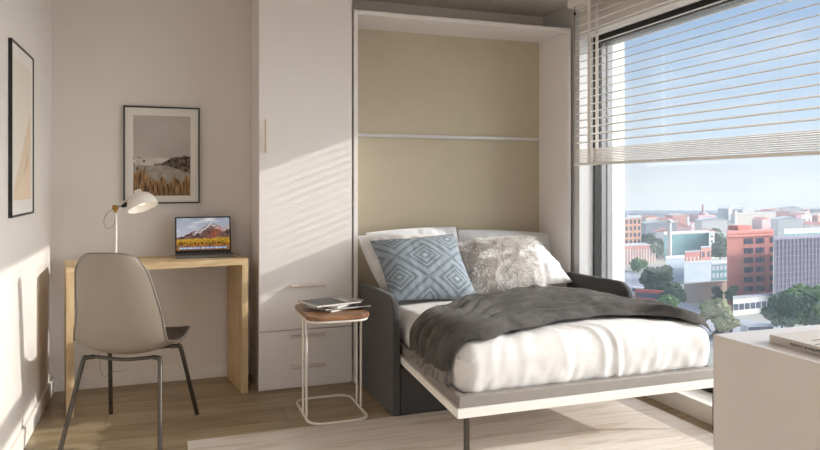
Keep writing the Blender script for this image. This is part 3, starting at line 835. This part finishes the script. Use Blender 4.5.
# ------------------------------------------------------------------ the city outside
G = -40.0       # street level
def gd(py): return (EYE-G)*F_PX/(py-HZ)       # distance of ground seen at row py
def gp(px, py):
    r = at(px, py, gd(py)); r.z = G; return r
ASPH = mat('city_ground', (170, 166, 158), rough=.95, var=.12, scale=.03, rgb2=(150, 152, 140))
gm = MB(); 
gm.v = [gp(480, 206.5), gp(1500, 206.5), gp(1500, 420), gp(480, 420)]
gm.v = [Vector((30, 40, G)), Vector((22, -60, G)), Vector((700, -60, G))]
for px_, D_ in ((1500, 960), (1200, 960), (1000, 960), (900, 960), (820, 950), (780, 950), (745, 940), (722, 790), (690, 760), (640, 760), (560, 760), (480, 760)):
    v_ = at(px_, HZ, D_); v_.z = G; gm.v.append(v_)
gm.face(list(range(len(gm.v))), ASPH)
g_ = build('city_ground', gm); g_['kind'] = 'structure'; g_['label'] = 'city ground far below the window'; g_['category'] = 'ground'
def bmat(name, rgb, **k): return mat(name, rgb, rough=.85, var=k.pop('var', .04), scale=k.pop('scale', .3), **k)
TANB = bmat('salmon_stone', (224, 176, 150)); REDB = bmat('red_brick', (208, 134, 122), var=.06); REDL = bmat('pale_red_brick', (214, 150, 138))
WHT = bmat('white_stucco', (232, 228, 222)); GRYB = bmat('grey_concrete', (190, 190, 194)); PNKB = bmat('pink_stucco', (224, 184, 184))
SCAF = bmat('scaffold_netting', (134, 128, 145), var=.16, scale=1.5, stretch=(1, 1, .25)); SCAFP = bmat('scaffold_poles', (158, 152, 166)); TEAL = bmat('teal_glass_cladding', (120, 168, 180), var=.12, scale=.4)
WIN = mat('dark_windows', (88, 96, 116), rough=.25, var=.15, scale=.5); WING = mat('green_windows', (126, 178, 176), rough=.25, var=.1)
ROOFG = bmat('grey_roof', (206, 206, 208)); ROOFB = bmat('beige_roof', (216, 206, 194)); SAND = bmat('sand_wall', (218, 208, 190)); BLUG = bmat('blue_grey_panel', (196, 206, 218))
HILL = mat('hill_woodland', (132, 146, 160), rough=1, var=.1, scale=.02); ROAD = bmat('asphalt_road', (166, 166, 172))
def bldg(name, px0, px1, ptop, pbase, depth, rz, m, label, rows=0, cols=0, wm=WIN, win=(.6, .5), roof=ROOFG, extra=None, cat='building', group=None, z_off=0, side_cols=0, inset=0.0, top_z=None, cornice=0):
    """front face spans px0..px1 at the distance of ground row pbase; rz = turn of the face (rad) about its left base corner."""
    D = gd(pbase); a = at(px0, pbase, D); a.z = G
    # direction of the face in the plan
    d = Vector((math.cos(rz), math.sin(rz), 0))
    r = ray(px1, pbase); # intersect plan ray with the line a + s d
    det = d.x*(-r[1]) + d.y*r[0]
    s = (-a.x*(-r[1]) - a.y*r[0]) / det
    s = abs(s)
    Hh = EYE + (HZ-ptop)/F_PX*D - G
    o = thing(name, a, rz, label, cat, group)
    r0_ = Vector(ray(px0, pbase)); r1_ = Vector(ray(px1, pbase)); q0 = Vector((r0_.x, r0_.y, 0)).normalized(); q1 = Vector((r1_.x, r1_.y, 0)).normalized()
    Ri = Matrix.Rotation(-rz, 3, 'Z'); q0 = Ri @ q0; q1 = Ri @ q1
    def foot(e, z): return [Vector((-e, -e, z)), Vector((s+e, -e, z)), Vector((s+e, 0, z)) + q1*depth, Vector((-e, 0, z)) + q0*depth]
    b_ = MB(); b_.prism(foot(0, 0), (0, 0, Hh), m)
    build('walls', loc(b_, o), o)
    rh = Hh*.015+.3; rf = MB(); rf.prism(foot(.2, Hh), (0, 0, rh), roof)
    ro = build('roof', loc(rf, o), o)
    if cornice:
        for (x0, x1, y0, y1, hh, m_) in ((.2, .5, .3, .7, 2.2, roof), (.6, .85, .2, .5, 1.5, GRYB)):
            build('roof_box', loc(MB().box((s*x0+depth*y0*.5, depth*y0, Hh+rh), (s*x1+depth*y0*.5, depth*y1, Hh+hh), m_), o), ro)
    if rows:
        ch_ = Hh/rows; cw = s/cols; proto = None
        for i in range(rows):
            for j_ in range(cols):
                x0 = cw*(j_+.5-win[0]/2); z0 = ch_*(i+.5-win[1]/2)
                if proto is None:
                    proto = build('window', loc(MB().box((x0, -.12, z0), (x0+cw*win[0], .05, z0+ch_*win[1]), wm), o), o); px_, pz_ = x0, z0
                else:
                    c = proto.copy(); COL.objects.link(c); c.parent = o; c.location = (x0-px_, 0, z0-pz_)
    return o, s, Hh
AZ = .08
# salmon office block on the left
o, s, H = bldg('office_building', 612, 641, 219, 259, 26, AZ, TANB, 'salmon stone office block with square windows beside the window edge', 6, 7, WIN, (.5, .62), cornice=1, side_cols=4)
# low red brick hall
o, s, H = bldg('brick_hall', 600, 656, 247.5, 266, 12, AZ, REDL, 'long low red brick hall with white pilasters and grey roof', 0, 0, roof=ROOFG)
for i in range(20): build('pilaster', loc(MB().box((s*(i+.3)/20, -.3, 0), (s*(i+.62)/20, .05, H*.82), WHT), o), o)
# white chimney mast
a = gp(669.5, 260); D = gd(260); zt = EYE + (HZ-219)/F_PX*D
ms_ = thing('mast_tower', a, 0, 'slim white mast tower with small cap', 'tower')
build('shaft', loc(MB().lathe([(1.2, 0), (1.15, (zt-G)*.5), (.9, zt-G-2)], WHT, k=16), ms_), ms_, smooth=True)
build('cap', loc(MB().lathe([(.9, zt-G-2), (1.6, zt-G-1.6), (1.6, zt-G-.6), (.7, zt-G)], WHT, k=16), ms_), ms_, smooth=True)
# teal glass block
bldg('glass_building', 664, 709, 235, 259, 22, AZ, TEAL, 'long teal glass office block behind the white mast', 5, 16, WING, (.8, .72), roof=ROOFB, side_cols=4)
bldg('annex_building', 709.3, 714.5, 234, 259, 14, AZ, WHT, 'narrow white stair block at the end of the teal glass block', 5, 1, WIN, (.4, .4))
# pink palace with dome and striped chimney
o, s, H = bldg('palace_building', 691, 719, 223.5, 233, 22, AZ, PNKB, 'distant pink palace with upper tier, low dome and tall striped chimney', 2, 10, WHT, (.5, .6), roof=PNKB)
x0 = s*.30+3; x1 = s*.30+3+s*.62
build('upper_tier', loc(MB().box((x0, 4, H+.7), (x1, 14, H+6.4), PNKB), o), o)
for i in range(6): build('upper_window', loc(MB().box((x0+(x1-x0)*(i+.25)/6, 3.85, H+1.6), (x0+(x1-x0)*(i+.72)/6, 4.05, H+5), WHT), o), o)
xc = (x0+x1)/2+.6
build('dome', loc(MB().lathe([(4.2, H+6.4), (4.1, H+7.2), (3.2, H+8.3), (1.6, H+8.9), (.3, H+9.0)], PNKB, Matrix.Translation((xc, 9, 0)), k=20), o), o, smooth=True)
c_ = MB(); zt = H+15.2
for i in range(6): c_.lathe([(.95, H+8.2+(zt-H-8.2)*i/6), (.85, H+8.2+(zt-H-8.2)*(i+1)/6)], (REDB if i % 2 else WHT), Matrix.Translation((xc, 9, 0)), k=12)
build('chimney', loc(c_, o), o)
# big red brick block
o, s, H = bldg('brick_building', 727, 773.0, 234, 309, 10, AZ, REDB, 'large red brick block with dark windows left of the netted building', 0, 0, roof=REDL)
for i in range(6):
    zc = H*(.90-.13*i)
    for (x0, x1) in ((.36, .46), (.47, .55), (.62, .71), (.72, .80), (.93, .99)): build('window', loc(MB().box((s*x0, -.15, zc-1.1), (s*x1, .05, zc+.7), WIN), o), o)
build('cornice', loc(MB().box((-.3, -.5, H*.955), (s+.2, .1, H*.975), REDL), o), o)
build('stair_box', loc(MB().box((s*.45, 4, H+.7), (s*.75, 8, H+2.2), REDB), o), o)
o, s, H = bldg('arcade_building', 733, 772, 299, 316, 4, AZ, WHT, 'low white arcade block at the foot of the red brick block', 1, 7, WIN, (.75, .36), roof=GRYB)
# scaffold netted block
o, s, H = bldg('netted_building', 773.8, 860, 240.0, 313, 8, AZ, SCAF, 'tall grey-violet building wrapped in scaffold netting', 0, 0, roof=SCAFP)
for i in range(24): build('scaffold_pole', loc(MB().box((s*i/24, -.25, 0), (s*i/24+.15, -.05, H), SCAFP), o), o)
for i in range(12): build('scaffold_ledger', loc(MB().box((0, -.35, H*(i+1)/13), (s, -.25, H*(i+1)/13+.18), SCAFP), o), o)
bldg('green_glass_building', 784, 850, 231, 246, 20, AZ, WHT, 'pale building with a green glazed band behind the netted block', 1, 12, WING, (.85, .6), roof=ROOFG)
bldg('white_building', 735, 737.5, 211.5, 230, 20, AZ, WHT, 'narrow white end of a distant slab on the ridge', 0, 0)
bldg('slab_building', 737.6, 776, 214, 229, 16, AZ, SAND, 'long distant apartment slab on the ridge', 6, 16, GRYB, (.5, .5))
bldg('villa_building', 802, 812, 216, 231, 16, AZ, WHT, 'bright white distant house on the ridge at right', 2, 2, WIN, (.3, .3))
# middle ground walls and sheds
bldg('panel_building', 666, 684, 259, 283, 8, AZ, BLUG, 'pale blue-grey panelled box in front of the mast', 0, 0, roof=WHT)
bldg('brick_shed', 685, 700, 252.5, 271, 4, AZ, REDB, 'small red brick shed beyond the long grey wall', 1, 4, WHT, (.3, .5), roof=GRYB)
bldg('brick_shed', 701, 711, 248, 274, 4, AZ, REDL, 'taller pale red brick shed next to the striped one', 2, 2, WIN, (.4, .4), roof=GRYB)
bldg('long_wall', 684.3, 711, 263.5, 284, 3, AZ, BLUG, 'long pale grey-blue wall above the sand coloured yard', 0, 0, cat='wall')
bldg('glass_pavilion', 711.5, 727, 265, 294, 12, AZ, TEAL, 'blue glazed pavilion left of the red brick block', 4, 4, BLUG, (.7, .6))
bldg('retaining_wall', 684, 727, 285, 304, 2, AZ, SAND, 'sand coloured retaining wall below the long grey wall', 0, 0, roof=SAND, cat='wall')
# road strips
def road(pts, m, name, label):
    b_ = MB(); v = [gp(*q) + Vector((0, 0, .15)) for q in pts]; b_.prism(v, (0, 0, .1), m); o = build(name, b_); o['kind'] = 'structure'; o['label'] = label; o['category'] = 'road'
road([(622, 268), (660, 283), (730, 330), (700, 345), (622, 282)], ROAD, 'road_near', 'grey road running past the brick hall')
road([(730, 318), (820, 330), (880, 360), (700, 345)], ROAD, 'road_side', 'grey street in front of the arcade')
# vehicles
VR = mat('red_vehicle_paint', (206, 92, 84), rough=.4); VW = mat('white_vehicle_paint', (236, 236, 238), rough=.4)
def vehicle(px, py, L_, W_, Hh, m, rz, label, name='van', cat='vehicle'):
    a = gp(px, py); o = thing(name, a+Vector((0, 0, .25)), rz, label, cat)
    b_ = MB(); b_.box((-L_/2, -W_/2, .5), (L_/2, W_/2, Hh), m); build('body', loc(b_, o), o, bevel=.3)
    wn = MB(); wn.box((-L_/2*.9, -W_/2-.03, Hh*.55), (L_/2*.9, W_/2+.03, Hh*.85), WIN); build('window_band', loc(wn, o), o)
    for x in (-L_*.32, L_*.32):
        for y in (-W_/2, W_/2):
            t = MB(); t.lathe([(.2, -.15), (.5, -.14), (.5, .14), (.2, .15)], BLACKM, Matrix.Translation((x, y, .5)) @ Matrix.Rotation(PI/2, 4, 'X'), k=12); build('wheel', loc(t, o), o)
vehicle(654, 308, 12, 3, 5.6, VR, -.9, 'red double height bus on the road beside the trees', 'bus', 'bus')
vehicle(646, 297, 10, 2.6, 3.2, VW, -.9, 'white bus parked behind the red one', 'bus', 'bus')
vehicle(757, 336, 8, 3, 3, VW, -.2, 'white van on the street by the foreground cabinet edge', 'van', 'van')
vehicle(724, 333, 4.4, 2, 1.6, VR, -.2, 'red car on the street near the yellowish tree', 'car', 'car')
vehicle(700, 322, 4.4, 2, 1.6, VW, -.9, 'white car on the road near the end of the bed', 'car', 'car')
# trees
LEAF = mat('dark_tree_leaves', (96, 118, 92), rough=1, var=.22, scale=.9); LEAF2 = mat('yellow_green_leaves', (164, 164, 122), rough=1, var=.18, scale=.9); LEAF3 = mat('fresh_green_leaves', (122, 152, 98), rough=1, var=.22, scale=.9)
BARK = mat('tree_bark', (96, 80, 64), rough=1)
def tree(px, py, w_, h_, m, label, seed=0, group=None):
    a = gp(px, py); o = thing('tree', a, 0, label, 'tree', group)
    build('trunk', loc(MB().tube([(0, 0, 0), (.1, 0, h_*.5)], [.35, .2], BARK, k=8), o), o)
    rnd = random.Random(seed); me = MB()
    bm = bmesh.new(); 
    for k in range(24):
        r_ = w_*rnd.uniform(.13, .22); c = Vector((rnd.uniform(-.36, .36)*w_, rnd.uniform(-.36, .36)*w_, h_*rnd.uniform(.36, .88)))
        if k == 0: c = Vector((0, 0, h_*.8)); r_ = w_*.3
        n0 = len(me.v)
        b2 = bmesh.new(); bmesh.ops.create_icosphere(b2, subdivisions=3, radius=1)
        for v in b2.verts:
            d = 1 + .4*nz(v.co.x*3+seed, v.co.y*3+k, v.co.z*3) + .6*nz(v.co.x*6, v.co.y*6+k, v.co.z*6+seed)
            me.v.append(c + Vector((v.co.x*r_*d, v.co.y*r_*d, v.co.z*r_*d*.9)))
        for f in b2.faces: me.face([n0+v.index for v in f.verts], m)
        b2.free()
    bm.free()
    build('crown', loc(me, o), o, smooth=False)
T_ = [(652, 301, 8, 12, LEAF, 'dark tree standing beside the red bus'), (663, 303, 8.5, 13, LEAF, 'tallest dark tree before the grey-blue panelled box'), (674, 311, 7, 9, LEAF, 'dark tree at the left end of the sand wall'),
      (668, 322, 6, 8, LEAF3, 'small tree low beside the bed end'), (638, 272, 8, 5, LEAF3, 'bushy tree before the brick hall at left'), (720, 338, 8, 10, LEAF2, 'yellowish tree left of the white van'),
      (717, 306, 3.4, 7, LEAF, 'thin dark tree before the glazed pavilion'), (733, 312, 4, 9, LEAF, 'dark tree at the left corner of the red brick block'),
      (782, 338, 9, 12, LEAF, 'dark leafy tree right of the white van'), (793, 336, 9, 13, LEAF3, 'light green tree before the netted building'), (805, 338, 9, 12, LEAF, 'dark tree before the netted building near the cabinet'), (817, 338, 9, 14, LEAF3, 'green tree at the right photo edge')]
for i, (px, py, w_, h_, m, lb) in enumerate(T_): tree(px, py, w_, h_, m, lb, seed=i*3+1)
for i, (px, py) in enumerate([(652, 262), (657, 258), (718, 250), (722, 255), (716, 243), (650, 250), (720, 262)]):
    tree(px, py, 9, 10, LEAF, 'small distant tree among the houses', seed=50+i, group='distant trees among the houses')
# distant houses
random.seed(21)
protos = []
HM = [WHT, SAND, REDL, GRYB, PNKB, ROOFB]
def house(m, roofm, s, dp, H):
    o = thing('distant_house', (0, 0, 0), 0, 'small distant city house among many', 'house', 'distant houses across the city')
    build('walls', MB().box((0, 0, 0), (s, dp, H), m), o, local=True)
    build('roof', MB().prism([(-.3, -.3, H), (s+.3, -.3, H), (s/2, -.3, H+2)][:3], (0, dp+.6, 0), roofm), o, local=True)
    return o
protos = [house(WHT, REDL, 14, 9, 9), house(SAND, REDB, 18, 10, 8), house(REDL, ROOFB, 16, 10, 11), house(GRYB, ROOFG, 22, 12, 13), house(PNKB, REDL, 13, 9, 10), house(WHT, ROOFG, 20, 10, 14)]
spots = []
tries = 0; blocked = [(gp(px_, py_), r_) for px_, py_, r_ in ((704, 233, 60), (690, 257, 40), (756, 227, 60), (806, 229, 40), (800, 244, 60), (738, 228, 40), (640, 252, 40), (652, 260, 22), (718, 250, 22), (652, 248, 20))]
while len(spots) < 150 and tries < 20000:
    tries += 1
    px = random.uniform(645, 822); py = random.choice([random.uniform(217.5, 229), random.uniform(228, 240)])
    if px < 727 and random.random() < .3: py = random.uniform(236, 250)
    if py < (225.5 if px < 728 else 217.5): continue
    g0 = gp(px, py)
    if any((g0-q).length < 27 for q, _ in spots) or any((g0-q).length < r_ for q, r_ in blocked): continue
    spots.append((g0, (px, py)))
for i, (p, _) in enumerate(spots):
    rz = AZ + random.uniform(-.5, .5)
    if i < len(protos): protos[i].location = p; protos[i].rotation_euler = (0, 0, rz)
    else: dup(random.choice(protos), p, rz)
# ridges of hills
def ridge(name, D, prof_, label, seed, thick=60):
    b_ = MB(); n = 120; px0, px1 = 560, 900
    def f(u, v):
        px = px0+(px1-px0)*u
        top = prof_(px) + .9*nz(px*.05, seed) + .35*nz(px*.3, seed)
        zt = EYE + (HZ-top)/F_PX*D
        a = at(px, HZ, D); e = at(px, HZ, D+thick); e2 = at(px, HZ, D-thick*.6)
        if v < .5: t = v*2; q = e2.lerp(a, t); q.z = G + (zt-G)*math.sin(t*PI/2)**1.3
        else: t = v*2-1; q = a.lerp(e, t); q.z = G + (zt-G)*(1-t*t)
        return q + Vector((0, 0, 1.5*nz(px*.2, v*7, seed)))
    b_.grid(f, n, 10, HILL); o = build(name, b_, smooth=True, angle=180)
    o['label'] = label; o['category'] = 'hill'; o['kind'] = 'structure'
ridge('hill_far', 1010, lambda p: 213.5 + 8.5*sm(738, 722, p) - 1.5*sm(785, 800, p), 'far wooded ridge on the horizon', 3)
ridge('hill_near', 830, lambda p: 221.5 + 1.5*sm(735, 700, p) + 1.0*math.sin(p*.06), 'nearer low ridge dotted with houses', 8)

HZM = bpy.data.materials.new('city_haze'); HZM.use_nodes = True; nt = HZM.node_tree; nt.nodes.remove(nt.nodes['Principled BSDF'])
vs = nt.nodes.new('ShaderNodeVolumeScatter'); vs.inputs['Color'].default_value = (.86, .92, 1, 1); vs.inputs['Density'].default_value = .00075; vs.inputs['Anisotropy'].default_value = -.1
nt.links.new(vs.outputs[0], nt.nodes['Material Output'].inputs['Volume'])
hz_ = build('city_haze', MB().box((70, -50, G+.5), (760, 780, -9), HZM)); tag(hz_, 'thin bluish haze lying over the city', 'haze', kind='structure')
# ------------------------------------------------------------------ light
FILL_GLOW = 6.8  # extra sky brightness around the sun, added to lift the room's ambient light
S = bpy.data.lights.new('sun', 'SUN'); S.energy = 3.7; S.color = (1, .955, .90); S.angle = math.radians(.68)
so_ = bpy.data.objects.new('sun', S); COL.objects.link(so_)
sd = Vector((-1, .30, -.375)).normalized()
so_.rotation_euler = sd.to_track_quat('-Z', 'Y').to_euler(); so_.location = (20, -5, 12)
wd = bpy.data.worlds.new('sky'); sc.world = wd; wd.use_nodes = True
N = wd.node_tree.nodes; L = wd.node_tree.links; bg = N['Background']
tc = N.new('ShaderNodeTexCoord'); sp = N.new('ShaderNodeSeparateXYZ'); L.new(tc.outputs['Generated'], sp.inputs[0])
rp = N.new('ShaderNodeValToRGB'); e = rp.color_ramp.elements
e[0].position = 0; e[0].color = lin((238, 244, 251)); e[1].position = .6; e[1].color = lin((140, 172, 218))
k = e.new(.07); k.color = lin((208, 228, 248)); k = e.new(.24); k.color = lin((160, 186, 222))
L.new(sp.outputs['Z'], rp.inputs[0])
mp = N.new('ShaderNodeMapping'); mp.inputs['Scale'].default_value = (2.2, 2.2, 7); mp.inputs['Rotation'].default_value = (.25, .1, 0); L.new(tc.outputs['Generated'], mp.inputs[0])
ns = N.new('ShaderNodeTexNoise'); ns.inputs['Scale'].default_value = 2.2; ns.inputs['Detail'].default_value = 7; ns.inputs['Roughness'].default_value = .55; L.new(mp.outputs[0], ns.inputs['Vector'])
cr_ = N.new('ShaderNodeValToRGB'); cr_.color_ramp.elements[0].position = .47; cr_.color_ramp.elements[0].color = (0, 0, 0, 1); cr_.color_ramp.elements[1].position = .75; cr_.color_ramp.elements[1].color = (.6, .6, .6, 1)
L.new(ns.outputs['Fac'], cr_.inputs[0])
mx = N.new('ShaderNodeMix'); mx.data_type = 'RGBA'; L.new(cr_.outputs[0], mx.inputs[0]); L.new(rp.outputs[0], mx.inputs[6]); mx.inputs[7].default_value = lin((228, 234, 244))
L.new(mx.outputs[2], bg.inputs['Color']); bg.inputs['Strength'].default_value = 1.12
vm = N.new('ShaderNodeVectorMath'); vm.operation = 'DOT_PRODUCT'; L.new(tc.outputs['Generated'], vm.inputs[0]); vm.inputs[1].default_value = tuple(-sd)
mr = N.new('ShaderNodeMapRange'); mr.inputs['From Min'].default_value = .60; mr.inputs['From Max'].default_value = 1.0; mr.inputs['To Min'].default_value = 0; mr.inputs['To Max'].default_value = 1; mr.interpolation_type = 'SMOOTHSTEP'; L.new(vm.outputs['Value'], mr.inputs['Value'])
b2 = N.new('ShaderNodeBackground'); b2.inputs['Color'].default_value = lin((253, 249, 248)); mm = N.new('ShaderNodeMath'); mm.operation = 'MULTIPLY'; mm.inputs[1].default_value = FILL_GLOW; L.new(mr.outputs[0], mm.inputs[0]); L.new(mm.outputs[0], b2.inputs['Strength'])
ad = N.new('ShaderNodeAddShader'); L.new(bg.outputs[0], ad.inputs[0]); L.new(b2.outputs[0], ad.inputs[1]); L.new(ad.outputs[0], N['World Output'].inputs['Surface'])
